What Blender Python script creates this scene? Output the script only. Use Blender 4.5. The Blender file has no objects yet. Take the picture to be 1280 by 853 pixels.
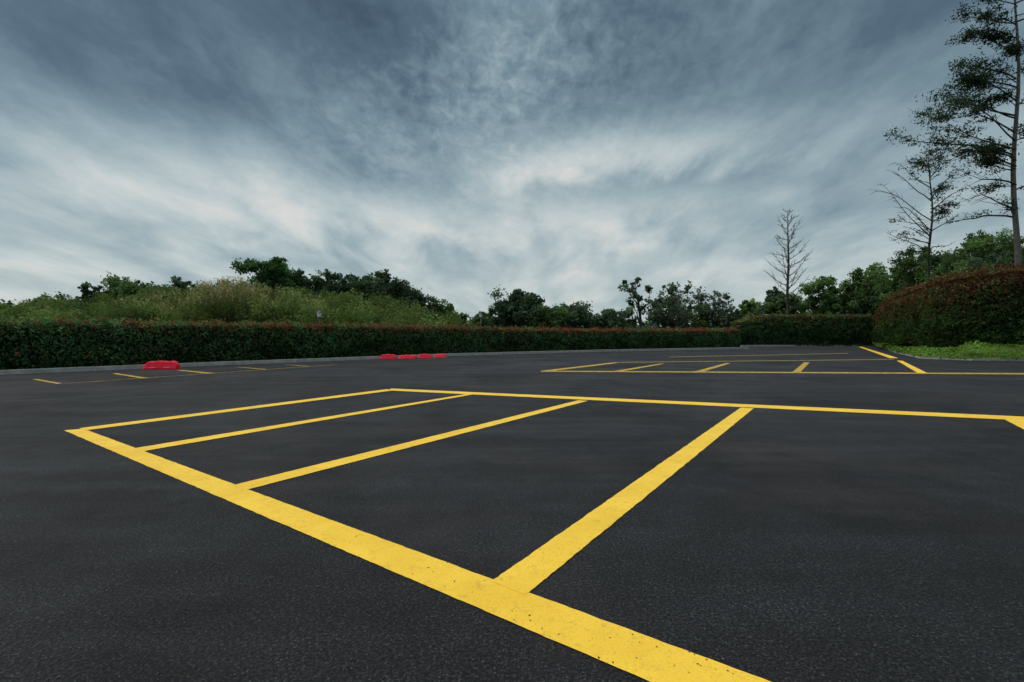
import bpy, math, random
import numpy as np
from mathutils import Vector, noise
random.seed(5); rng=np.random.default_rng(5)
CH=1.25; F=680.0; HY=415.0
scene=bpy.context.scene
col=scene.collection
def gp(px,py,z=0.0):
    d=F*(CH-z)/(py-HY); return ((px-640)/F*d,d)
def at(px,Z): return (px-640)/F*Z
def hz(py,Z): return CH+(HY-py)/F*Z

# ---------------- node helpers
def newmat(name):
    m=bpy.data.materials.new(name); m.use_nodes=True
    nt=m.node_tree; nt.nodes.clear()
    out=nt.nodes.new('ShaderNodeOutputMaterial')
    return m,nt,out
class NB:
    def __init__(s,nt): s.nt=nt
    def n(s,t,**k):
        x=s.nt.nodes.new(t)
        for a,b in k.items(): setattr(x,a,b)
        return x
    def put(s,inp,v):
        if hasattr(v,'links') or isinstance(v,bpy.types.NodeSocket): s.nt.links.new(v,inp)
        else: inp.default_value=v
    def math(s,op,a,b=0.0,clamp=False):
        x=s.n('ShaderNodeMath',operation=op,use_clamp=clamp); s.put(x.inputs[0],a); s.put(x.inputs[1],b); return x.outputs[0]
    def vmath(s,op,a,b=None):
        x=s.n('ShaderNodeVectorMath',operation=op); s.put(x.inputs[0],a)
        if b is not None: s.put(x.inputs[1],b)
        return x.outputs['Value'] if op in('DOT_PRODUCT','LENGTH') else x.outputs[0]
    def noise(s,vec,scale,detail=4,rough=.5,dist=0.0):
        x=s.n('ShaderNodeTexNoise'); s.put(x.inputs['Vector'],vec)
        x.inputs['Scale'].default_value=scale; x.inputs['Detail'].default_value=detail
        x.inputs['Roughness'].default_value=rough; x.inputs['Distortion'].default_value=dist
        return x.outputs['Fac']
    def ramp(s,fac,stops):
        x=s.n('ShaderNodeValToRGB'); s.put(x.inputs[0],fac)
        e=x.color_ramp.elements
        while len(e)<len(stops): e.new(.5)
        for i,(p,c) in enumerate(stops):
            e[i].position=p; e[i].color=(c,c,c,1) if not isinstance(c,tuple) else (*c,1)
        return x.outputs[0]
    def mix(s,f,a,b,mode='MIX'):
        x=s.n('ShaderNodeMix',data_type='RGBA',blend_type=mode)
        s.put(x.inputs[0],f)
        s.put(x.inputs[6],(*a,1) if isinstance(a,tuple) else a); s.put(x.inputs[7],(*b,1) if isinstance(b,tuple) else b)
        return x.outputs[2]
    def bump(s,h,strength,dist):
        x=s.n('ShaderNodeBump'); s.put(x.inputs['Height'],h); x.inputs['Strength'].default_value=strength; x.inputs['Distance'].default_value=dist
        return x.outputs[0]
    def pbsdf(s,out,color,rough=.7,normal=None,spec=.5):
        x=s.n('ShaderNodeBsdfPrincipled')
        s.put(x.inputs['Base Color'],(*color,1) if isinstance(color,tuple) else color)
        s.put(x.inputs['Roughness'],rough); x.inputs['Specular IOR Level'].default_value=spec
        if normal is not None: s.put(x.inputs['Normal'],normal)
        s.nt.links.new(x.outputs[0],out.inputs[0]); return x

# ---------------- materials
def mat_asphalt():
    m,nt,out=newmat('asphalt'); b=NB(nt)
    P=b.n('ShaderNodeNewGeometry').outputs['Position']
    fine=b.noise(P,66,3,.8)
    vor=b.n('ShaderNodeTexVoronoi'); b.put(vor.inputs['Vector'],P); vor.inputs['Scale'].default_value=80
    sv_=b.n('ShaderNodeSeparateColor'); nt.links.new(vor.outputs['Color'],sv_.inputs[0])
    big=b.noise(P,.38,3,.6,.6)
    mid=b.noise(P,3.0,3,.65)
    sv=b.n('ShaderNodeMapping'); b.put(sv.inputs['Vector'],P); sv.inputs['Rotation'].default_value=(0,0,.65); sv.inputs['Scale'].default_value=(.12,1.9,1)
    streak=b.noise(sv.outputs[0],1.0,3,.65)
    c=b.ramp(fine,[(.40,(.0006,.0006,.0008)),(.5,(.0058,.0060,.0070)),(.60,(.030,.0305,.034))])
    stone=b.math('MULTIPLY',b.ramp(sv_.outputs[0],[(.82,0.0),(.86,1.0)]),b.ramp(vor.outputs['Distance'],[(.3,1.0),(.45,0.0)]))
    c=b.mix(b.math('MULTIPLY',stone,.6),c,(.085,.085,.086))
    f=b.math('ADD',b.math('MULTIPLY',big,.5),b.math('MULTIPLY',mid,.2))
    f=b.math('ADD',f,b.math('MULTIPLY',streak,.3))
    c=b.mix(1.0,c,b.ramp(f,[(.40,.55),(.60,1.40)]),'MULTIPLY')
    st=b.ramp(b.noise(P,.55,3,.6,.3),[(.50,0.0),(.66,.36)])
    c=b.mix(st,c,(.034,.024,.021))
    h=b.math('ADD',fine,b.math('MULTIPLY',vor.outputs['Distance'],.5))
    b.pbsdf(out,c,b.ramp(f,[(.4,.80),(.6,.60)]),b.bump(h,1.0,.014),.22)
    return m
def mat_paint(name='yellow_road_paint',worn=0.0):
    m,nt,out=newmat(name); b=NB(nt)
    P=b.n('ShaderNodeNewGeometry').outputs['Position']
    fine=b.noise(P,75,3,.7); sp=b.noise(P,38,2,.5); mid=b.noise(P,2.2,4,.6); wn=b.noise(P,11,5,.8)
    c=b.ramp(mid,[(.3,(.72,.44,.024)),(.7,(.85,.55,.045))])
    c=b.mix(b.ramp(fine,[(.3,.5),(.46,0.0)]),c,(.42,.24,.02))
    c=b.mix(b.ramp(wn,[(.33,.45),(.45,0.0)]),c,(.36,.22,.03))
    c=b.mix(b.ramp(b.math('ADD',sp,b.math('MULTIPLY',mid,.22)),[(.32,.5),(.35,0.0)]),c,(.08,.06,.03))
    if worn>0: c=b.mix(b.ramp(b.noise(P,6,5,.75),[(.40,min(1,worn*1.35)),(.62,worn*.5)]),c,(.03,.028,.026))
    b.pbsdf(out,c,.6,b.bump(fine,.6,.006),.3)
    return m
def mat_noise(name,c1,c2,scale,rough=.85,bs=.5,bd=.02,spec=.3):
    m,nt,out=newmat(name); b=NB(nt)
    P=b.n('ShaderNodeNewGeometry').outputs['Position']
    n=b.noise(P,scale,4,.65)
    b.pbsdf(out,b.ramp(n,[(.3,c1),(.7,c2)]),rough,b.bump(n,bs,bd),spec); return m
def mat_leaf():
    m,nt,out=newmat('leaf_foliage'); b=NB(nt)
    a=b.n('ShaderNodeAttribute',attribute_name='Col')
    d=b.n('ShaderNodeBsdfDiffuse'); b.put(d.inputs['Color'],a.outputs['Color'])
    t=b.n('ShaderNodeBsdfTranslucent'); b.put(t.inputs[0],b.mix(1.0,a.outputs['Color'],(1.15,1.2,.7),'MULTIPLY'))
    x=b.n('ShaderNodeMixShader'); x.inputs[0].default_value=.32
    nt.links.new(d.outputs[0],x.inputs[1]); nt.links.new(t.outputs[0],x.inputs[2]); nt.links.new(x.outputs[0],out.inputs[0])
    return m
M_ASPH=mat_asphalt(); M_PAINT=mat_paint(); M_WORN=mat_paint('worn_yellow_paint',.55); M_FADE=mat_paint('faded_yellow_paint',.85); M_LEAF=mat_leaf()
M_GRASS=mat_noise('grass_ground',(.02,.035,.010),(.05,.085,.022),1.5)
M_SOIL=mat_noise('soil',(.02,.018,.012),(.06,.05,.035),6)
M_KERB=mat_noise('concrete_kerb',(.22,.22,.215),(.38,.38,.37),5,.85,.3,.01)
M_BARK=mat_noise('bark',(.022,.020,.016),(.07,.062,.052),9)
M_BARKL=mat_noise('pale_bark',(.06,.056,.05),(.16,.15,.135),7)
M_CORE=mat_noise('hedge_core',(.004,.008,.004),(.012,.022,.010),8,1.0,1.0,.05,.05)  # near-black green: shade inside the hedge put into the colour
M_RED=mat_noise('red_plastic',(.70,.010,.035),(.80,.016,.045),6,.5,.05,.002,.3)
M_POST=mat_noise('painted_post',(.02,.022,.022),(.04,.042,.042),12,.5,.1,.002,.5)
M_GLASS=mat_noise('lamp_glass',(.55,.60,.62),(.7,.74,.76),12,.3,.05,.002,.5)

# ---------------- object helpers
def link(o,name_parent=None):
    col.objects.link(o)
    if name_parent: o.parent=name_parent
    return o
def mesh_obj(name,verts,faces,mat,parent=None,smooth=False):
    me=bpy.data.meshes.new(name); me.from_pydata([tuple(v) for v in verts],[],faces); me.update()
    if smooth: me.polygons.foreach_set('use_smooth',[True]*len(me.polygons))
    me.materials.append(mat)
    return link(bpy.data.objects.new(name,me),parent)
def thing(name,loc,label,cat,group=None):
    e=bpy.data.objects.new(name,None); e.location=loc; e.empty_display_size=.3
    e['label']=label; e['category']=cat
    if group: e['group']=group
    return link(e)
def leaves(name,C,S,COL,parent=None,flat=0.0,asp=.5):
    N=len(C); a=rng.normal(size=(N,3)); a[:,2]*=(1-flat*.7); a/=np.linalg.norm(a,axis=1)[:,None]
    b=rng.normal(size=(N,3)); b[:,2]*=(1-flat*.7); b-=a*np.sum(a*b,1)[:,None]; b/=np.linalg.norm(b,axis=1)[:,None]
    S=S[:,None]; V=np.stack([C-a*S,C+b*S*asp,C+a*S,C-b*S*asp],1).reshape(-1,3)
    me=bpy.data.meshes.new(name); me.vertices.add(4*N); me.vertices.foreach_set('co',V.astype(np.float32).ravel())
    me.loops.add(4*N); me.loops.foreach_set('vertex_index',np.arange(4*N,dtype=np.int32))
    me.polygons.add(N); me.polygons.foreach_set('loop_start',np.arange(0,4*N,4,dtype=np.int32))
    try: me.polygons.foreach_set('loop_total',np.full(N,4,dtype=np.int32))
    except Exception: pass
    me.update(calc_edges=True)
    at_=me.color_attributes.new('Col','FLOAT_COLOR','POINT')
    cc=np.ones((4*N,4),np.float32); cc[:,:3]=np.repeat(COL,4,axis=0); at_.data.foreach_set('color',cc.ravel())
    me.materials.append(M_LEAF)
    return link(bpy.data.objects.new(name,me),parent)
def tubes(name,lines,mat,parent,n=6):
    V=[];Fc=[]
    for pts,rad in lines:
        pts=[Vector(p) for p in pts]; base=len(V)
        for i,p in enumerate(pts):
            t=(pts[min(i+1,len(pts)-1)]-pts[max(i-1,0)])
            if t.length<1e-6: t=Vector((0,0,1))
            t.normalize(); ref=Vector((0,1,0)) if abs(t.y)<.9 else Vector((1,0,0))
            u=t.cross(ref).normalized(); w=t.cross(u)
            for k in range(n):
                a=2*math.pi*k/n; V.append(p+(u*math.cos(a)+w*math.sin(a))*rad[i])
        for i in range(len(pts)-1):
            for k in range(n):
                k2=(k+1)%n; Fc.append((base+i*n+k,base+i*n+k2,base+(i+1)*n+k2,base+(i+1)*n+k))
        Fc.append(tuple(base+(len(pts)-1)*n+k for k in range(n)))
    return mesh_obj(name,V,Fc,mat,parent,True)
def colvar(base,N,var=.3,warm=.15):
    c=np.atleast_2d(np.array(base))*(1+rng.uniform(-var,var,(N,1)))
    c=c*(1+rng.uniform(-warm,warm,(N,3))*np.array([1,.3,.8]))
    return np.clip(c,0.002,1)

# ---------------- ground
def sheet(name,pts,z,mat,kind='structure'):
    o=mesh_obj(name,[(x,y,z) for x,y in pts],[tuple(range(len(pts)))],mat); o['kind']=kind
    return o
g=sheet('ground',[(-3000,-3000),(3000,-3000),(3000,3000),(-3000,3000)],-.02,M_GRASS); g['label']='flat green ground reaching to the horizon'; g['category']='ground'

# left hedge base polyline (front foot)
HB=[gp(*p) for p in [(0,467),(250,456.5),(400,450.8),(550,444.8),(740,439.6),(925,436)]]
d0=Vector(HB[0])-Vector(HB[1]); d0.normalize()
HB=[tuple(Vector(HB[0])+d0*12)]+HB
def offset(pl,d):
    res=[]
    for i,p in enumerate(pl):
        t=Vector(pl[min(i+1,len(pl)-1)])-Vector(pl[max(i-1,0)]); t.normalize()
        nn=Vector((-t.y,t.x)); res.append(tuple(Vector(p)+nn*d))
    return res
KF=offset(HB,-.80); KB=offset(HB,-.62)   # kerb front/back (towards lot = negative normal)
kerbR=[(60,20.5),(30,22),gp(1285,451.5),gp(1215,451),gp(1150,448.5),gp(1120,441.5),gp(1098,434)]
lotpoly=[(-70,-25),(70,-25),(70,20)]+kerbR+[gp(925,433.5)]+[ (p[0],p[1]+.1) for p in reversed(KF)]+[(-70,KF[0][1]-30)]
o=sheet('parking_lot',lotpoly,0.0,M_ASPH); o['label']='dark asphalt car park surface'; o['category']='parking lot'

def ribbon(name,A,B,z0,z1,mat):
    V=[];Fc=[]
    for a,b_ in zip(A,B): V+=[(a[0],a[1],z0),(a[0],a[1],z1),(b_[0],b_[1],z1),(b_[0],b_[1],z0)]
    n=len(A)
    for i in range(n-1):
        for k in range(3):
            Fc.append((4*i+k,4*i+k+1,4*(i+1)+k+1,4*(i+1)+k))
    Fc.append((0,1,2,3)); Fc.append((4*(n-1)+3,4*(n-1)+2,4*(n-1)+1,4*(n-1)))
    return mesh_obj(name,V,Fc,mat)
k=ribbon('kerb',KF,KB,-.05,.13,M_KERB); k['kind']='structure'; k['label']='pale concrete kerb below the long hedge'
SB=offset(HB,2.0)
V=[];Fc=[]
for a,b_ in zip(KB,SB): V+=[(a[0],a[1],.09),(b_[0],b_[1],.09)]
for i in range(len(KB)-1): Fc.append((2*i,2*i+1,2*i+3,2*i+2))
o=mesh_obj('soil_strip',V,Fc,M_SOIL); o['kind']='structure'
fk=[gp(927,433.5),gp(1000,433),gp(1096,433)]
o=ribbon('kerb',fk,[(x,y+.2) for x,y in fk],-.05,.12,M_KERB); o['kind']='structure'
o=ribbon('kerb',list(reversed(kerbR)),[(x+.12,y+.1) for x,y in reversed(kerbR)],-.05,.06,M_KERB); o['kind']='structure'

# grass bank on the right
def kdist(x,y):
    best=1e9; P=Vector((x,y))
    for i in range(len(kerbR)-1):
        a=Vector(kerbR[i]);b_=Vector(kerbR[i+1]);ab=b_-a
        t=max(0,min(1,(P-a).dot(ab)/ab.length_squared)); best=min(best,(P-(a+ab*t)).length)
    return best
def bankz(x,y): return .05+.5*min(1,kdist(x,y)/3.2)
def inbank(x,y):
    poly=kerbR+[(34,70),(90,70),(90,20.5)]
    c=False;j=len(poly)-1
    for i in range(len(poly)):
        xi,yi=poly[i];xj,yj=poly[j]
        if (yi>y)!=(yj>y) and x<(xj-xi)*(y-yi)/(yj-yi)+xi: c=not c
        j=i
    return c
inner=[(60,70),(42,66),(36,56),(34,52),(34,52),(34,52),(34,52)]
V=[];Fc=[];K=14
n=len(kerbR)
sub=[]
for i in range(n-1):
    for s in range(6):
        t=s/6; sub.append((Vector(kerbR[i]).lerp(Vector(kerbR[i+1]),t),Vector(inner[i]).lerp(Vector(inner[i+1]),t)))
sub.append((Vector(kerbR[-1]),Vector(inner[-1])))
for a,b_ in sub:
    for k_ in range(K):
        t=(k_/(K-1))**1.8; p=(a+Vector((.12,.1))).lerp(b_,t)
        z=bankz(p.x,p.y)+.04*noise.noise(Vector((p.x*.8,p.y*.8,0))); V.append((p.x,p.y,z))
for i in range(len(sub)-1):
    for k_ in range(K-1): Fc.append((i*K+k_,i*K+k_+1,(i+1)*K+k_+1,(i+1)*K+k_))
M_BANK=mat_noise('bank_grass',(.03,.05,.012),(.08,.14,.03),4)
o=mesh_obj('grass_bank',V,Fc,M_BANK,smooth=True); o['kind']='structure'
C=[];S_=[]
while len(C)<30000:
    x=random.uniform(18,34);y=random.uniform(22,46)
    if inbank(x,y) and 1090<640+F*x/y<1330:
        pm=noise.noise(Vector((x*.9,y*.9,3))); kd=kdist(x,y)
        tall=max(0,pm)*.5+(.16 if kd<.5 and noise.noise(Vector((x*2,y*2,9)))>-.1 else 0)
        C.append((x-(random.random()*.18 if kd<.3 else 0),y-(random.random()*.2 if kd<.3 else 0),bankz(x,y)+random.random()*(.08+tall))); S_.append(1+.9*pm)
C=np.array(C); cl=colvar((.12,.22,.040),len(C),.5,.35)*np.array(S_)[:,None]
dry=rng.random(len(C))<.10; cl[dry]=colvar((.22,.20,.09),dry.sum(),.3,.2)
o=leaves('grass',C,rng.uniform(.04,.13,len(C)),cl,asp=.25); o['kind']='stuff'; o['label']='patchy green grass and weeds on the bank'

# ---------------- painted markings
PM=[M_PAINT]
def stroke(name,a0,a1,b0,b1,label=None):
    A0,A1,B0,B1=[Vector(gp(*p)) for p in (a0,a1,b0,b1)]
    L=(A0-B0).length; n=max(2,int(L/.03)); V=[];Fc=[]
    for i in range(n+1):
        t=i/n; p=A0.lerp(B0,t); q=A1.lerp(B1,t); d=(q-p).normalized()
        j1=noise.noise(Vector((p.x*9,p.y*9,1)))*.006+noise.noise(Vector((p.x*32,p.y*32,1)))*.004; j2=noise.noise(Vector((q.x*9,q.y*9,7)))*.006+noise.noise(Vector((q.x*32,q.y*32,5)))*.004
        p=p+d*j1; q=q+d*j2; V+=[(p.x,p.y,MZ[0]),(q.x,q.y,MZ[0])]
    for i in range(n): Fc.append((2*i,2*i+1,2*i+3,2*i+2))
    o=mesh_obj(name,V,Fc,PM[0]); o['kind']='structure'; o['label']=label or 'yellow painted parking bay line on asphalt'
    return o
MZ=[.004]
stroke('painted_line',(80,538.5),(104,536.5),(1060,960),(1240,955),'broad yellow painted line across the bay fronts')
MZ[0]=.0035
stroke('painted_line',(488,486.0),(488,488.6),(1500,531),(1500,536.3))
MZ[0]=.005
stroke('painted_line',(99,535.9),(107,538.5),(484,486.9),(493,488.3))
stroke('painted_line',(168,561),(180,564.5),(583,493.1),(591,493.6))
stroke('painted_line',(289,608),(308,613.2),(723,500.8),(735,501.6))
stroke('painted_line',(614,728),(657,745),(926,510.0),(942,511.0))
stroke('painted_line',(1250,522.0),(1276,523.4),(2100,961),(2250,960))
# far grid
PM[0]=M_WORN
MZ[0]=.0035
stroke('painted_line',(676,463.7),(676,464.9),(1420,467.5),(1420,469.2))
PM[0]=M_FADE
stroke('painted_line',(768,453.0),(768,453.7),(1118,449.2),(1118,449.9))
PM[0]=M_WORN
MZ[0]=.005
for q in [((678,463.7),(687,464.5),(765,453.5),(774,453.9)),((765,464.5),(775,465),(825,454.9),(831,455.1)),
          ((866,465.3),(877,465.7),(907,454.3),(913,454.5)),((990,465.9),(1000,466.2),(1005,453.3),(1012,453.4))]:
    stroke('painted_line',*q)
PM[0]=M_PAINT
stroke('painted_line',(1147,466.6),(1160,467.1),(1121,451.0),(1128,451.3))
stroke('painted_line',(1073,433.8),(1077,433.8),(1112,448.0),(1123,448.0))
PM[0]=M_FADE
stroke('painted_line',(836,446.4),(836,446.9),(1060,441.8),(1060,442.3))
PM[0]=M_WORN
# marks along the kerb
for q in [((40,474.6),(46,474.2),(71,480.2),(78,479.6)),((140,467.4),(146,467),(177,473.4),(186,472.9)),((220,463.2),(226,462.9),(259,467.4),(270,466.8))]:
    stroke('painted_line',*q)
PM[0]=M_FADE
for q in [((296,459.4),(301,459.1),(330,462.4),(336,462)),((356,456.4),(360,456.1),(387,458.7),(392,458.4))]:
    stroke('painted_line',*q)
MZ[0]=.0035
stroke('painted_line',(80,479.7),(80,480.1),(420,456.0),(420,456.3))

# ---------------- hedges
def hedge(pl,width,label,dens,lsize,redf,seed,core_in=.10,redtop=.25,basecol=(.075,.150,.064),group=None,redlow=.86,rnd=.6,redcol=(.20,.070,.045),tint=0.0,shoots=.18):
    ox,oy,oz=pl[0][0],pl[0][1],pl[0][2]
    P=[Vector((p[0]-ox,p[1]-oy)) for p in pl]; zb=[p[2]-oz for p in pl]; hh=[p[3] for p in pl]
    L=[0]
    for i in range(len(P)-1): L.append(L[-1]+(P[i+1]-P[i]).length)
    T=L[-1]
    Pa=np.array([[p.x,p.y] for p in P]); La=np.array(L)
    def frame(s):
        x=np.interp(s,La,Pa[:,0]);y=np.interp(s,La,Pa[:,1])
        e=.6; x2=np.interp(np.minimum(s+e,T),La,Pa[:,0]);y2=np.interp(np.minimum(s+e,T),La,Pa[:,1])
        x1=np.interp(np.maximum(s-e,0),La,Pa[:,0]);y1=np.interp(np.maximum(s-e,0),La,Pa[:,1])
        tx,ty=x2-x1,y2-y1; l=np.hypot(tx,ty); tx/=l;ty/=l
        return x,y,-ty,tx,tx,ty,np.interp(s,La,zb),np.interp(s,La,hh)
    def nz(s,v,f,k): return np.array([noise.noise(Vector((a*f,b_*f,seed+k))) for a,b_ in zip(s,v)])
    ns=max(4,int(T/.5)); sec=[(0,0),(0,.35),(0,.7),(.04+.2*(rnd-.6),.92-.12*(rnd-.6)),(.15+.2*(rnd-.6),1-.06*rnd),(.5,1),(.85,1),(.96,.92),(1,.7),(1,0)]
    V=[];Fc=[];S=np.linspace(0.05,T-.05,ns+1); fr=frame(S)
    for i in range(ns+1):
        x,y,nx,ny,tx,ty,z0,h=[f[i] for f in fr]
        for (u,v) in sec:
            off=core_in+u*(width-2*core_in); hv=v*(h-core_in*.8)
            off+=.05*noise.noise(Vector((S[i]*1.3,u*3,v*3+seed)))
            V.append((x+nx*off,y+ny*off,z0+hv+(.04*noise.noise(Vector((S[i]*.9,u*2,seed))) if v>.9 else 0)))
    m=len(sec)
    for i in range(ns):
        for k_ in range(m-1): Fc.append((i*m+k_,i*m+k_+1,(i+1)*m+k_+1,(i+1)*m+k_))
    Fc.append(tuple(range(m))); Fc.append(tuple(ns*m+k_ for k_ in reversed(range(m))))
    e=thing('hedge',(ox,oy,oz),label,'hedge',group)
    mesh_obj('shade_core',V,Fc,M_CORE,e)  # solid filler, its dark colour stands in for shade behind the leaves
    hm=max(hh); per=hm*1.0+width*.9+.3*hm
    N=int(T*per*dens)
    s=rng.uniform(0,T,N); w=rng.uniform(0,per,N)
    x,y,nx,ny,tx,ty,z0,h=frame(s)
    front=w<hm; top=(w>=hm)&(w<hm+width*.9); back=~front&~top
    u=np.zeros(N); v=np.zeros(N)
    v[front]=w[front]/hm; u[front]=0
    u[top]=(w[top]-hm)/(width*.9); v[top]=1
    v[back]=(w[back]-hm-width*.9)/(.3*hm); u[back]=1
    vs=.9-.25*(rnd-.6)
    inset=np.where(v>vs,((v-vs)/(1-vs))**2*.12*rnd,0)*(~top)
    bulge=nz(s,v*hm,1.1,0)*.12+nz(s,v*hm,3.5,9)*.08
    dep=rng.exponential(.035,N)-.03
    off=u*width+np.where(u<.5,1,-1)*(np.where(top,0,dep+inset*hm)-np.where(top,0,bulge))
    hv=v*h
    edge=np.clip(1-u*width/.5,0,1)*(rnd-.3)*.22*top
    hv=np.where(top,h+nz(s,u*width,1.4,3)*.09+nz(s,u*width,5,4)*.07-dep-edge,hv-inset*.3*h)
    shoot=(rng.random(N)<.16)&(v>.93); hv=hv+np.where(shoot,rng.uniform(0,1,N)**2*shoots*(1+nz(s,u,2.2,50)),0)
    C=np.stack([x+nx*off,y+ny*off,z0+np.maximum(hv,.03)],1)
    ncap=int(width*hm*dens)
    for s0,sg in ((0,-1),(T,1)):
        fs=frame(np.full(ncap,float(s0))); uu=rng.uniform(0,width,ncap); vv=rng.uniform(0,1,ncap)*fs[7]; dd=(rng.exponential(.04,ncap)-.05)*-sg
        C=np.vstack([C,np.stack([fs[0]+fs[2]*uu+fs[4]*dd,fs[1]+fs[3]*uu+fs[5]*dd,fs[6]+vv],1)])
        v=np.concatenate([v,vv/fs[7]]); s=np.concatenate([s,np.full(ncap,s0)]); shoot=np.concatenate([shoot,np.zeros(ncap,bool)])
    N=len(C); cl=colvar(basecol,N,.5,.25)
    rv=redf(s/T)*np.clip((v-redlow)/(1-redlow),0,1)**1.2*(1+1.3*nz(s,v*hm,1.7,33))
    if tint>0:
        tt=np.clip(rv*tint,0,.85)[:,None]; cl=cl*(1-tt)+colvar((.105,.062,.034),N,.4,.2)*tt
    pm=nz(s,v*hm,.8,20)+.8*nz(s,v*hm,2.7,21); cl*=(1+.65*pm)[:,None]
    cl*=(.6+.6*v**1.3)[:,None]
    red=rng.random(N)<rv*redtop*2+.02
    cl[red]=colvar(redcol,red.sum(),.5,.2)
    sz=lsize*rng.uniform(.7,1.3,N)
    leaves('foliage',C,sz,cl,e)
    return e
hp=[1.60,1.58,1.56,1.54,1.50,1.36,1.40]
pl=[(p[0],p[1],.08,h-.08) for p,h in zip(HB,hp)]
hedge(pl,1.3,'long clipped dark green hedge with reddish tips behind a kerb',480,.062,lambda t:.35+.65*np.clip((t-.25)*2.2,0,1),1,redtop=.32,redlow=.68,tint=.5)
x0,y0=gp(925,433.2);x1,y1=gp(1097,433.2)
pl=[(x0,y0+.5,.05,hz(402,y0)-.1),(x0*.8+x1*.2,y0+.5,.05,hz(394,y0)-.1),(x1,y1+.5,.05,hz(393.5,y1)-.1)]
hedge(pl,1.5,'straight clipped green hedge beside the far bays',260,.095,lambda t:.5+0*t,60,redtop=.25,redlow=.6,tint=.5)
pl=[(27.4,41.2,.45,hz(392,41)-.5),(26.4,39,.48,hz(379,39)-.5),(25.4,36.5,.5,hz(369,36.5)-.5),(24.2,33,.5,hz(360,33)-.5),(22.9,29.4,.5,hz(348,29.4)-.5),(22.8,28.2,.5,hz(345,28.2)-.5),(23.4,27.2,.5,hz(340,27.2)-.5),(24.8,26.5,.5,hz(334,26.5)-.5),(27,26.0,.5,hz(329,26)-.5),(33,25.5,.5,4.2)]
hedge(pl,2.6,'tall rounded hedge with rusty red new leaves on a grass bank',340,.080,lambda t:1.0+0*t,90,redtop=.22,basecol=(.054,.100,.034),redlow=.38,rnd=1.0,redcol=(.16,.066,.040),tint=.85,shoots=.38)

# ---------------- trees
def curve(p,q,n=6,bend=.15,up=.15):
    p=Vector(p);q=Vector(q);L=(q-p).length; d=Vector((random.uniform(-1,1),random.uniform(-1,1),random.uniform(-.3,.6)))*bend*L
    return [p.lerp(q,i/(n-1))+d*math.sin(math.pi*i/(n-1))-Vector((0,0,1))*up*L*math.sin(math.pi*i/(n-1))*.5 for i in range(n)]
def tree(px,Z,top,wpx,label,bz=0.0,col_=(.035,.07,.022),lobes=9,leaf=None,dens=1.0,trunkf=.3,flat=1.0,lean=0.0,sparse=False,name='tree',cat='tree',group=None,lobesz=.30,barkm=None,fine=1.0):
    X=at(px,Z); H=hz(top,Z)-bz; W=wpx/F*Z
    leaf=leaf or max(.05,.0028*Z)
    e=thing(name,(X,Z,bz),label,cat,group)
    lines=[]; r0=.022*H+.03
    th=H*trunkf; bx=lean*W
    tp=[Vector((0,0,-.2)),Vector((bx*.2+random.uniform(-.03,.03)*H,0,th*.5)),Vector((bx*.4,0,th)),Vector((bx*.7+random.uniform(-.04,.04)*H,random.uniform(-.04,.04)*H,H*(.35+trunkf*.5))),Vector((bx,0,H*.82))]
    lines.append((tp,[r0,r0*.8,r0*.65,r0*.4,r0*.15]))
    Cs=[];Cl=[]
    ch0=th*.75
    if not sparse and flat==1.0: lobes=int(lobes*2.0)
    for i in range(lobes):
        t=(i+.5)/lobes
        zc=ch0+(H-ch0)*(.15+.78*t)
        prof=math.sin(math.pi*min(1,(.14+.78*t)))**.6 if flat==1.0 else (.4+.6*t)
        a=i*2.4+random.uniform(-.6,.6); rr=W*.5*prof*random.uniform(.3,1.1)
        lr=W*lobesz*random.uniform(.35,1.0)*(.55 if t>.8 else 1)
        zc=min(zc,H-lr*.6*flat)
        c=Vector((bx*zc/H+rr*math.cos(a),rr*math.sin(a),zc))
        k=min(len(tp)-1,1+int(t*3)); st=tp[k].lerp(tp[k-1],random.uniform(0,.5))
        cv=curve(st,c,6); lines.append((cv,[r0*.38,r0*.32,r0*.26,r0*.18,r0*.12,r0*.05]))
        nsub=int((11 if not sparse else 9)*fine)
        lb=random.uniform(.65,1.4)
        for j in range(nsub):
            d=Vector((random.gauss(0,1),random.gauss(0,1),random.gauss(0,1)*.9)).normalized()*lr*random.uniform(.3,1.35)
            d.z*=.9*flat; sc=c+d; sr=lr*random.uniform(.16,.50)/(fine**.33)
            if sparse or j%3==0: lines.append((curve(c.lerp(cv[3],.3),sc,4),[r0*.12,r0*.09,r0*.06,r0*.03]))
            n=int(min(220,max(16,14*dens*(sr/leaf)**2)))
            q=rng.normal(size=(n,3))*sr*.66; q[:,2]*=.8
            Cs.append(q+np.array(sc)[None,:])
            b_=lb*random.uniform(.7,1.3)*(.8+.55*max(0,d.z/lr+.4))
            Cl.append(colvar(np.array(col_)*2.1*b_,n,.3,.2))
    tubes('trunk',lines,barkm or M_BARK,e,5)
    C=np.vstack(Cs)
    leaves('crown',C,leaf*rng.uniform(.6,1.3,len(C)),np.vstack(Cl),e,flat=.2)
    return e
G1=(.036,.060,.025);G2=(.044,.074,.028);G3=(.028,.046,.028);G4=(.058,.088,.032)
DT='dark green leafy tree standing behind the long hedge'
HX=[p[0] for p in HB]; HYY=[p[1] for p in HB]
def hillz(x,y):
    cx,cy=-19,43; yh=np.interp(x,HX,HYY)
    k_=max(0,min(1,(y-yh-1.8)/4)); return 2.1*math.exp(-(((x-cx)/17)**2+((y-cy)/11)**2))*k_
V=[];Fc=[];nx_,ny_=60,44
for j in range(ny_+1):
    for i in range(nx_+1):
        x=-62+i*1.3;y=20+j*1.2; h=hillz(x,y); z=h-.06+.15*noise.noise(Vector((x*.3,y*.3,0)))*(h>.3); V.append((x,y,z))
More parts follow.
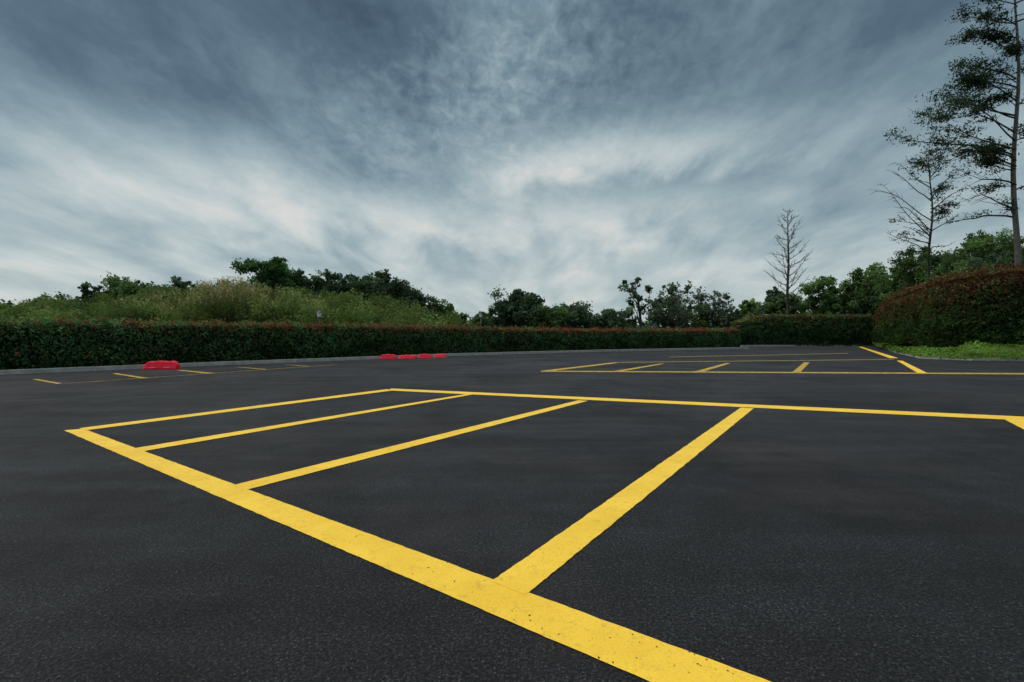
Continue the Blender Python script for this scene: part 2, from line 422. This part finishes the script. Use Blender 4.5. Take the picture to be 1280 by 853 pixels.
for j in range(ny_):
    for i in range(nx_): a=j*(nx_+1)+i; Fc.append((a,a+1,a+nx_+2,a+nx_+1))
o=mesh_obj('hill',V,Fc,M_GRASS,smooth=True); o['kind']='structure'
def thicket(name,prof,zr,step,leaf,cols,label,seed,dens=1.0,rmin=.5,rmax=1.1,gain=1.75):
    random.seed(seed)
    Cs=[];Cl=[]; xs=[p[0] for p in prof]; ys=[p[1] for p in prof]
    px=xs[0]
    while px<xs[-1]:
        for lay in range(3):
            Z=zr[0]+(zr[1]-zr[0])*(lay+random.random())/3; p=px+random.uniform(-step,step)
            tops=np.interp(p,xs,ys)+random.uniform(-4,8)*(1 if lay==2 else 1.2)+(2-lay)*8
            X=at(p,Z)
            while Z<np.interp(X,HX,HYY)+4.2: Z+=.5; X=at(p,Z)
            H=hz(tops,Z); b0=hillz(X,Z) if Z<58 else 0
            base=random.choice(cols); br=random.uniform(.72,1.25)
            z=H-.35
            while z>max(b0-.3,.6):
                r=random.uniform(rmin,rmax); n=int(dens*30*(r*.8/leaf)**1.5)
                q=rng.normal(size=(n,3)); q/=np.linalg.norm(q,axis=1)[:,None]; q*=(.35+.85*rng.random(n))[:,None]*r
                q[:,2]*=.75
                c=np.array([X+random.uniform(-.4,.4),Z+random.uniform(-.5,.5),z-r*.3])
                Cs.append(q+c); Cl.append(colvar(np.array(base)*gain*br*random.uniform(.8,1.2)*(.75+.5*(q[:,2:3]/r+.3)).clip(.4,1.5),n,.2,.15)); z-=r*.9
        px+=step
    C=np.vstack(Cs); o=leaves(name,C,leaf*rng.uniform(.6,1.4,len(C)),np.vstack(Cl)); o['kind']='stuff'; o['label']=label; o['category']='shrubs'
    return o
thicket('thicket',[(-160,386),(0,384),(50,379),(100,373),(150,367),(200,361),(240,357),(300,355),(350,358),(400,362),(450,368),(500,376),(540,387),(575,400)],(28,42),11,.085,
        [(.048,.076,.024),(.062,.092,.030),(.042,.066,.024),(.080,.102,.036),(.070,.092,.034),(.038,.058,.024)],'dense mixed green shrubs covering a low hill',3,.62)
thicket('thicket',[(560,401),(620,403),(700,404),(760,403),(820,400),(880,398),(930,400),(960,396),(1000,390),(1100,382)],(58,72),8,.16,
        [(.034,.052,.030),(.042,.064,.034),(.048,.072,.036)],'distant low green shrubs behind the hedge',4,.5,.7,1.4)
C=[];Cl=[]
random.seed(11)
for i in range(620):
    p=random.gauss(284,24) if i<330 else random.uniform(150,400); Z=random.uniform(28,33); X=at(p,Z)
    t=max(347+abs(p-288)*.20,0)+random.uniform(-3,22); H=hz(t,Z); b0=H-random.uniform(.9,1.6)
    dx=random.uniform(-.45,.45)
    for k_ in range(24):
        f=k_/23; C.append((X+dx*f*f+random.uniform(-.05,.05),Z+random.uniform(-.08,.08),b0+(H-b0)*f))
        Cl.append((.34,.28,.17) if f>.76 else ((.13,.155,.06) if f>.3 else (.08,.11,.04)))
C=np.array(C);Cl=np.array(Cl)*rng.uniform(.65,1.25,(len(C),1))
o=leaves('reeds',C,rng.uniform(.035,.10,len(C)),Cl,asp=.26); o['kind']='stuff'; o['label']='tall tan plumed reeds among the shrubs'; o['category']='reeds'
random.seed(21)
def hb(px,Z): return max(0,hillz(at(px,Z),Z)-.2)
for (px,Z,top,w,c,kw) in [
  (15,44,378,56,G1,{}),(60,45,372,46,G1,{}),(115,45,354,40,G3,{}),(160,45,347,60,G1,{}),(195,46,356,44,G1,{}),(224,46,346,30,G3,{}),(252,46,354,34,G1,{}),
  (310,46,350,50,G1,{}),(376,44,337,46,G3,dict(lobes=8)),(398,46,350,40,G1,{}),(417,45,338,36,G3,{}),(442,46,341,28,G3,{}),(458,47,352,36,G1,{}),(476,46,336,50,G3,dict(lobes=11)),(502,47,357,38,G3,{}),(526,48,367,40,G3,{}),(550,48,380,38,G1,{}),(572,50,392,30,G1,{}),
  (604,64,391,34,G1,{}),(652,60,364,60,G3,dict(lobes=12)),(632,62,376,34,G3,{}),(680,58,383,40,G1,{}),(714,60,381,48,G3,dict(lobes=9)),(694,61,390,28,G1,{}),
  (768,60,386,50,G3,{}),(752,62,395,30,G3,{}),(832,58,368,40,G3,dict(sparse=True,lobes=14,dens=.7)),(868,60,380,44,G1,dict(sparse=True,lobes=14,dens=.7)),(910,60,384,34,G3,dict(sparse=True,lobes=12,dens=.5)),
  (938,60,374,38,G4,{}),(968,56,360,32,G3,{}),(984,54,366,40,G1,{}),(1030,50,341,42,G2,dict(lobes=10)),(1050,52,354,36,G1,{}),(1083,50,329,50,G2,dict(lobes=11)),(1108,48,352,34,G3,{})]:
    tree(px,Z,top,w,DT if px<930 else 'leafy green tree behind the far hedge',bz=hb(px,Z) if px<600 else 0,col_=c,group='trees behind the hedges',**kw)
tree(342,42,321,64,'flat topped feathery tree rising above the shrubs',bz=hb(342,42),col_=(.035,.070,.027),lobes=20,trunkf=.62,flat=.34,lobesz=.22,group='trees behind the hedges')
tree(800,55,344,46,'slender leaning tree with a loose dark crown',col_=G3,lobes=9,trunkf=.62,lean=-.12,sparse=True,dens=.6,lobesz=.22,group='trees behind the hedges')
tree(848,56,353,62,'airy thin branched tree with sparse leaves',col_=(.05,.066,.048),lobes=15,trunkf=.4,sparse=True,dens=.2,lobesz=.25,group='trees behind the hedges')
tree(892,58,364,44,'airy thin branched tree with sparse leaves',col_=(.05,.066,.048),lobes=12,trunkf=.4,sparse=True,dens=.16,lobesz=.25,group='trees behind the hedges')
for (px,Z,top,w,c,kw) in [(1128,44,330,44,G2,{}),(1150,42,304,60,G2,dict(lobes=12,dens=.8)),(1188,40,318,64,G3,{}),(1228,36,287,86,G2,dict(lobes=15,dens=.8)),(1290,34,300,90,G1,dict(lobes=12)),(1210,34,322,66,G1,{}),(1250,33,312,66,G3,{})]:
    tree(px,Z,top,w,'broad green leafy tree behind the tall hedge',bz=.5,col_=c,group='trees behind the hedges',**kw)

def bare(px,Z,top,label,spread,bz=0,seed=1):
    random.seed(seed)
    H=hz(top,Z)-bz; e=thing('bare_tree',(at(px,Z),Z,bz),label,'tree')
    W=spread/F*Z
    n=14; tp=[Vector((.05*math.sin(i*.9),.04*math.cos(i*1.3),-.2+(H+.2)*i/(n-1))) for i in range(n)]; r0=.15
    trunk=[(tp,[r0*(1-i/(n-1))**.8+.015 for i in range(n)])]
    br=[]
    for i in range(44):
        f=.30+.68*i/43; z=H*f; a=i*2.4+random.uniform(-.4,.4); prof=min(1,(f-.22)/.2)*(1-f)**.55*1.25
        L=W*.5*prof*random.uniform(.6,1.15)+.15; rise=random.uniform(.45,1.2)
        p0=Vector((0,0,z)); d=Vector((math.cos(a),math.sin(a),rise))
        pts=[p0+Vector((d.x*L*t,d.y*L*t,d.z*L*(t**1.5)+.06*random.uniform(-1,1))) for t in (0,.25,.5,.75,1)]
        rb=.045*(1-f)+.018; br.append((pts,[rb,rb*.8,rb*.6,rb*.45,.008]))
        for k_ in range(8):
            t=random.uniform(.3,.95); b0=pts[int(t*4)]
            q=b0+Vector((d.x*.4+random.uniform(-.5,.5),d.y*.4+random.uniform(-.5,.5),random.uniform(.2,.8)))*L*.5
            br.append((curve(b0,q,4,.1,0),[.016,.013,.010,.007]))
    tubes('trunk',trunk,M_BARK,e,7); tubes('branches',br,M_BARK,e,4)
    return e
bare(985,48,262,'leafless young tree with upswept twigs behind the far hedge',66,0,3)

def conifer(px,Z,top,spec,label,bz,r0,barkm,foliage,leaf,seed,sub=9,col_=(.030,.050,.028),csz=1.0,wob=1.0,droop=0.0,rs=1.0):
    random.seed(seed)
    H=hz(top,Z)-bz; X=at(px,Z); e=thing('conifer_tree',(X,Z,bz),label,'tree')
    n=18; tp=[Vector((.10*math.sin(i*.7),.07*math.cos(i*.9),-.3+(H+.3)*i/(n-1))) for i in range(n)]
    trunk=[(tp,[r0*(1-.93*(i/(n-1))**1.1) for i in range(n)])]; br=[]; Cs=[];Cl=[]
    for (py,reach,rise,fol) in spec:
        z=hz(py,Z)-bz; L=rs*abs(reach)/F*Z; sg=1 if reach>0 else -1; yy=random.uniform(-.45,.45)
        if abs(reach)<45: yy=random.uniform(-1.2,1.2)
        d=Vector((sg,yy,0))
        pts=[]
        m=8; ph=random.uniform(0,6)
        for i in range(m):
            t=i/(m-1); pts.append(Vector((d.x*L*t,d.y*L*t,z+rise*L*(t if rise>0 else t**1.4)-droop*L*t**3+.07*wob*L*math.sin(t*5+ph)*t+.05*random.uniform(-1,1))))
        rb=min(r0*.35,.02+.012*L); br.append((pts,[rb*(1-.85*i/(m-1)) for i in range(m)]))
        cl_b=random.uniform(.7,1.3)
        for k_ in range(sub):
            t=random.uniform(.25,1.0); i=min(m-2,int(t*(m-1))); b0=pts[i].lerp(pts[i+1],t*(m-1)-i)
            ln=L*random.uniform(.10,.30)+.15
            q=b0+Vector((sg*random.uniform(-.2,.9),random.uniform(-.8,.8),random.uniform(-.35,.65)))*ln
            cv=curve(b0,q,4,.1,0); br.append((cv,[.020,.015,.010,.006]))
            if random.random()<fol and t>.38:
                for w in range(random.randint(1,4)):
                    c=cv[random.randint(1,3)]+Vector((random.uniform(-.25,.25),random.uniform(-.25,.25),random.uniform(-.15,.2))); r=random.uniform(.10,.42)*csz
                    nn=int(foliage*r/.3); Q=rng.normal(size=(nn,3))*np.array([r*.64,r*.64,r*.28]); Cs.append(Q+np.array(c)); Cl.append(colvar(np.array(col_)*cl_b*random.uniform(.7,1.4),nn,.3,.2))
    tubes('trunk',trunk,barkm,e,10); tubes('branches',br,M_BARK,e,4)
    C=np.vstack(Cs); leaves('crown',C,leaf*rng.uniform(.6,1.3,len(C)),np.vstack(Cl),e,flat=.1,asp=.38)
    return e
random.seed(8)
spec=[]
for i in range(32):
    py=-90+i*11.5+random.uniform(-8,8)
    if py<40: R=random.uniform(22,62)
    elif py<120: R=random.uniform(25,72)
    elif py<235: R=random.uniform(22,78)
    else: R=random.uniform(12,45)
    spec.append((py,R*(-1 if random.random()<.55 else 1),random.uniform(.05,.75),random.uniform(.5,1) if py<226 else .15))
spec+=[(194,-138,.46,1),(188,-130,.28,1),(200,-112,.12,1),(166,-104,.34,1),(209,-118,.20,.8),(232,-86,.2,.5),(272,-80,.14,.12),(262,-100,.14,.12),(126,-82,.48,1),(98,-70,.5,1),(64,-58,.5,1),(144,-94,.26,1),(176,-122,.40,1),(30,-56,.5,1),(5,-44,.6,1),(110,-78,.25,1)]
conifer(1270,31,-110,spec,'tall thin trunked conifer with loose dark foliage tiers',.5,.18,M_BARKL,32,.08,4,sub=13,droop=.14,wob=1.3,rs=.95,csz=1.05)
spec=[]
for i in range(26):
    py=182+i*5.4+random.uniform(-3,3); R=8+min(26,i*2.6)*random.uniform(.2,1.3); sg=(-1 if random.random()<.5 else 1); spec.append((py,R*sg,random.uniform(.0,1.3),(random.choice([.3,.8,1]) if sg>0 else random.choice([0,.0,.5])) if 186<py<280 else .05))
spec+=[(276,-68,.85,.0),(288,-60,.6,.0),(304,-48,.15,.2),(312,-50,-.3,.4),(296,-66,1.0,.0),(250,-46,.95,.0),(250,38,.7,.9),(222,32,.8,1),(290,46,.6,.1),(325,-40,.0,.3),(266,36,1.1,.3)]
conifer(1163,38,168,spec,'thin half bare conifer with upswept branches',.5,.13,M_BARK,16,.08,9,sub=9,wob=1.6,droop=.10)

# ---------------- lamp posts
def lamp(x,y,top,label,s=.62):
    H=hz(top,y)-.1
    e=thing('street_lamp',(x,y,.10),label,'street lamp','lamps along the hedge')
    k=s
    tubes('post',[([(0,0,-.03),(0,0,.05),(0,0,.06),(0,0,.2),(0,0,.21),(0,0,H-.42*k)],[.05,.05,.022,.022,.015,.014])],M_POST,e,10)
    tubes('lamp_base',[([(0,0,H-.42*k),(0,0,H-.40*k),(0,0,H-.37*k)],[.03*k,.06*k,.07*k])],M_POST,e,8)
    tubes('lamp_shade',[([(0,0,H-.37*k),(0,0,H-.30*k),(0,0,H-.14*k)],[.07*k,.10*k,.13*k])],M_GLASS,e,8)
    tubes('lamp_cap',[([(0,0,H-.14*k),(0,0,H-.12*k),(0,0,H-.05*k),(0,0,H-.03*k),(0,0,H)],[.16*k,.15*k,.05*k,.02*k,.008*k])],M_POST,e,8)
    return e
lamp(at(399,25.6),25.6,388,'small black lantern lamp post behind the hedge',.9)
lamp(at(601,33.5),33.5,391,'small black lantern lamp post behind the hedge',.8)

# ---------------- red barriers
def barrier_mesh(L=.95,H=.34,W=.36):
    import bmesh
    bm=bmesh.new()
    prof=[(-.5,0),(-.5,.22),(-.47,.34),(-.42,.60),(-.36,.92),(-.32,1),(.32,1),(.36,.92),(.42,.60),(.47,.34),(.5,.22),(.5,0)]
    xs=[-.5,-.42,-.33,-.32,-.12,-.11,.11,.12,.32,.33,.44,.5]
    hs=[.42,.72,.97,.94,.94,1,1,.94,.94,1,.86,.55]
    rings=[]
    for i,x in enumerate(xs):
        s=.94 if i in(0,len(xs)-1) else (1.0)
        groove=.92 if i in(3,4,7,8) else 1.0
        rings.append([bm.verts.new((x*L,p[0]*W*s*(groove if p[1]>.3 else 1),p[1]*H*hs[i])) for p in prof])
    m=len(prof)
    for a,b_ in zip(rings[:-1],rings[1:]):
        for k_ in range(m): bm.faces.new((a[k_],a[(k_+1)%m],b_[(k_+1)%m],b_[k_]))
    bm.faces.new(rings[0][::-1]); bm.faces.new(rings[-1])
    bmesh.ops.recalc_face_normals(bm,faces=bm.faces)
    me=bpy.data.meshes.new('body'); bm.to_mesh(me); bm.free(); me.materials.append(M_RED); return me
BM=barrier_mesh()
capm=None
def barrier(px,py,rot,sx=1,sz=1,label='',group=None):
    global capm
    x,y=gp(px,py)
    e=thing('traffic_barrier',(x,y,0.004),label,'barrier',group); e.rotation_euler=(0,0,rot); e.scale=(sx,1,sz)
    link(bpy.data.objects.new('body',BM),e)
    if capm is None:
        t=tubes('filler_cap',[([(0,0,.335),(0,0,.348),(0,0,.350)],[.045,.045,.03])],M_RED,e,10); capm=t.data
    else: link(bpy.data.objects.new('filler_cap',capm),e)
    return e
barrier(202,462.0,.12,1.08,.82,label='single red plastic barrier on the asphalt near the kerb')
for p,py,r,s,sx in [(485,449.3,.10,.66,.74),(509,448.8,.02,.52,.82),(531,448.2,.15,.62,.66),(550,447.5,.05,.52,.62)]:
    barrier(p,py,r,sx,s,label='red plastic barrier in a row beside the kerb',group='red barriers beside the kerb')

C=[]
for i in range(900):
    px=random.uniform(-100,1400); py=430+random.random()**.5*420; x,y=gp(px,py); C.append((x,y,.006))
C=np.array(C)
o=leaves('grit',C,rng.uniform(.003,.008,len(C)),colvar((.10,.095,.08),len(C),.5,.1),flat=1); o['kind']='stuff'; o['label']='fine grit scattered on asphalt'; o['category']='grit'

# ---------------- camera
cam=bpy.data.cameras.new('camera'); co=link(bpy.data.objects.new('camera',cam)); scene.camera=co
co.location=(0,0,CH); co.rotation_euler=(math.radians(90),0,0)
cam.sensor_width=36; cam.lens=F/1280*36; cam.clip_end=6000; cam.clip_start=.05
cam.shift_y=-(426.5-HY)/1280

# ---------------- light
el=math.radians(50); az=math.radians(-80)
sd=Vector((math.sin(az)*math.cos(el),math.cos(az)*math.cos(el),math.sin(el)))
L=bpy.data.lights.new('sun','SUN'); L.energy=1.5; L.angle=math.radians(30); L.color=(1,.95,.88)
lo=link(bpy.data.objects.new('sun',L)); lo.rotation_euler=sd.to_track_quat('Z','Y').to_euler()
w=bpy.data.worlds.new('World'); scene.world=w; w.use_nodes=True; nt=w.node_tree; nt.nodes.clear(); b=NB(nt)
out=b.n('ShaderNodeOutputWorld'); sky=b.n('ShaderNodeTexSky',sky_type='NISHITA'); sky.sun_disc=False; sky.sun_elevation=el; sky.sun_rotation=az
bg1=b.n('ShaderNodeBackground'); nt.links.new(sky.outputs[0],bg1.inputs[0]); bg1.inputs[1].default_value=.08
D=b.vmath('NORMALIZE',b.n('ShaderNodeTexCoord').outputs['Generated'])
sx=b.n('ShaderNodeSeparateXYZ'); nt.links.new(D,sx.inputs[0]); X_,Y_,Z_=sx.outputs
zz=b.math('MAXIMUM',Z_,0.0)
den=b.math('ADD',zz,.22)
cx=b.n('ShaderNodeCombineXYZ'); b.put(cx.inputs[0],b.math('DIVIDE',X_,den)); b.put(cx.inputs[1],b.math('DIVIDE',Y_,den)); UV=cx.outputs[0]
def mapped(sc,rot=0,loc=(0,0,0)):
    m_=b.n('ShaderNodeMapping'); b.put(m_.inputs['Vector'],UV); m_.inputs['Scale'].default_value=sc; m_.inputs['Rotation'].default_value=(0,0,rot); m_.inputs['Location'].default_value=loc; return m_.outputs[0]
n1=b.noise(mapped((1.0,.8,1),.0,(5.3,4.2,0)),1.0,3,.45,.2)
n2=b.noise(mapped((2.3,1.0,1),.2,(2,9,0)),1.5,5,.55,.3)
n3=b.noise(mapped((7.0,4.6,1),-.35,(1,5,0)),3.0,3,.65,.3)
Yc=b.math('MAXIMUM',Y_,.05)
uu=b.math('ADD',b.math('DIVIDE',X_,Yc),b.math('MULTIPLY',b.math('SUBTRACT',n1,.5),.34))
vv=b.math('ADD',b.math('DIVIDE',Z_,Yc),b.math('MULTIPLY',b.math('SUBTRACT',n2,.5),.14))
def band(px,py,la,wa,deg,amp):
    u0=(px-640)/F; v0=(HY-py)/F; c_=math.cos(math.radians(deg)); s_=math.sin(math.radians(deg))
    def lin(a,b2,c0):
        t=b.n('ShaderNodeMath',operation='MULTIPLY_ADD'); b.put(t.inputs[0],uu); t.inputs[1].default_value=a; t.inputs[2].default_value=c0
        t2=b.n('ShaderNodeMath',operation='MULTIPLY_ADD'); b.put(t2.inputs[0],vv); t2.inputs[1].default_value=b2; b.put(t2.inputs[2],t.outputs[0]); return t2.outputs[0]
    kl=F/la; kw=F/wa
    p=lin(c_*kl,s_*kl,-(u0*c_+v0*s_)*kl); q=lin(-s_*kw,c_*kw,-(v0*c_-u0*s_)*kw)
    r=b.math('ADD',b.math('MULTIPLY',p,p),b.math('MULTIPLY',q,q))
    return b.math('MULTIPLY',b.math('EXPONENT',b.math('MULTIPLY',r,-1.0)),amp)
s=b.math('ADD',b.math('MULTIPLY',b.math('SUBTRACT',n1,.5),.42),b.math('MULTIPLY',b.math('SUBTRACT',n2,.5),.72))
amp3=b.math('ADD',b.ramp(Z_,[(.12,.06),(.4,.16)]),band(660,80,230,110,20,.50))
s=b.math('ADD',s,b.math('MULTIPLY',b.math('SUBTRACT',n3,.5),amp3))
tr=b.ramp(Z_,[(0.0,.86),(.10,.78),(.22,.62),(.36,.42),(.50,.28),(.66,.5),(.85,1.0)])
s=b.math('ADD',s,tr)
for bl in [(320,238,110,60,-8,.22),(90,195,190,46,-18,.14),(770,198,210,34,11,.32),(600,278,240,36,0,.22),(670,75,130,60,40,.14),(1020,190,220,60,18,.12),
           (470,200,140,34,-28,-.16),(830,226,150,16,6,-.14),(170,100,300,44,-16,-.14),(960,50,330,60,14,-.10),(420,50,180,60,-20,-.12)]:
    s=b.math('ADD',s,band(*bl))
cr=b.ramp(s,[(.02,(.044,.078,.114)),(.25,(.092,.148,.195)),(.45,(.185,.270,.320)),(.65,(.325,.425,.460)),(.86,(.54,.610,.615)),(1.0,(.73,.72,.69))])
over=b.ramp(Z_,[(.50,1.0),(.80,2.4)])
cr=b.mix(1.0,cr,over,'MULTIPLY')
bg2=b.n('ShaderNodeBackground'); nt.links.new(cr,bg2.inputs[0]); bg2.inputs[1].default_value=1.0
mx=b.n('ShaderNodeMixShader'); mx.inputs[0].default_value=.9
nt.links.new(bg1.outputs[0],mx.inputs[1]); nt.links.new(bg2.outputs[0],mx.inputs[2]); nt.links.new(mx.outputs[0],out.inputs[0])
scene.view_settings.view_transform='Standard'; scene.view_settings.look='None'; scene.view_settings.exposure=0
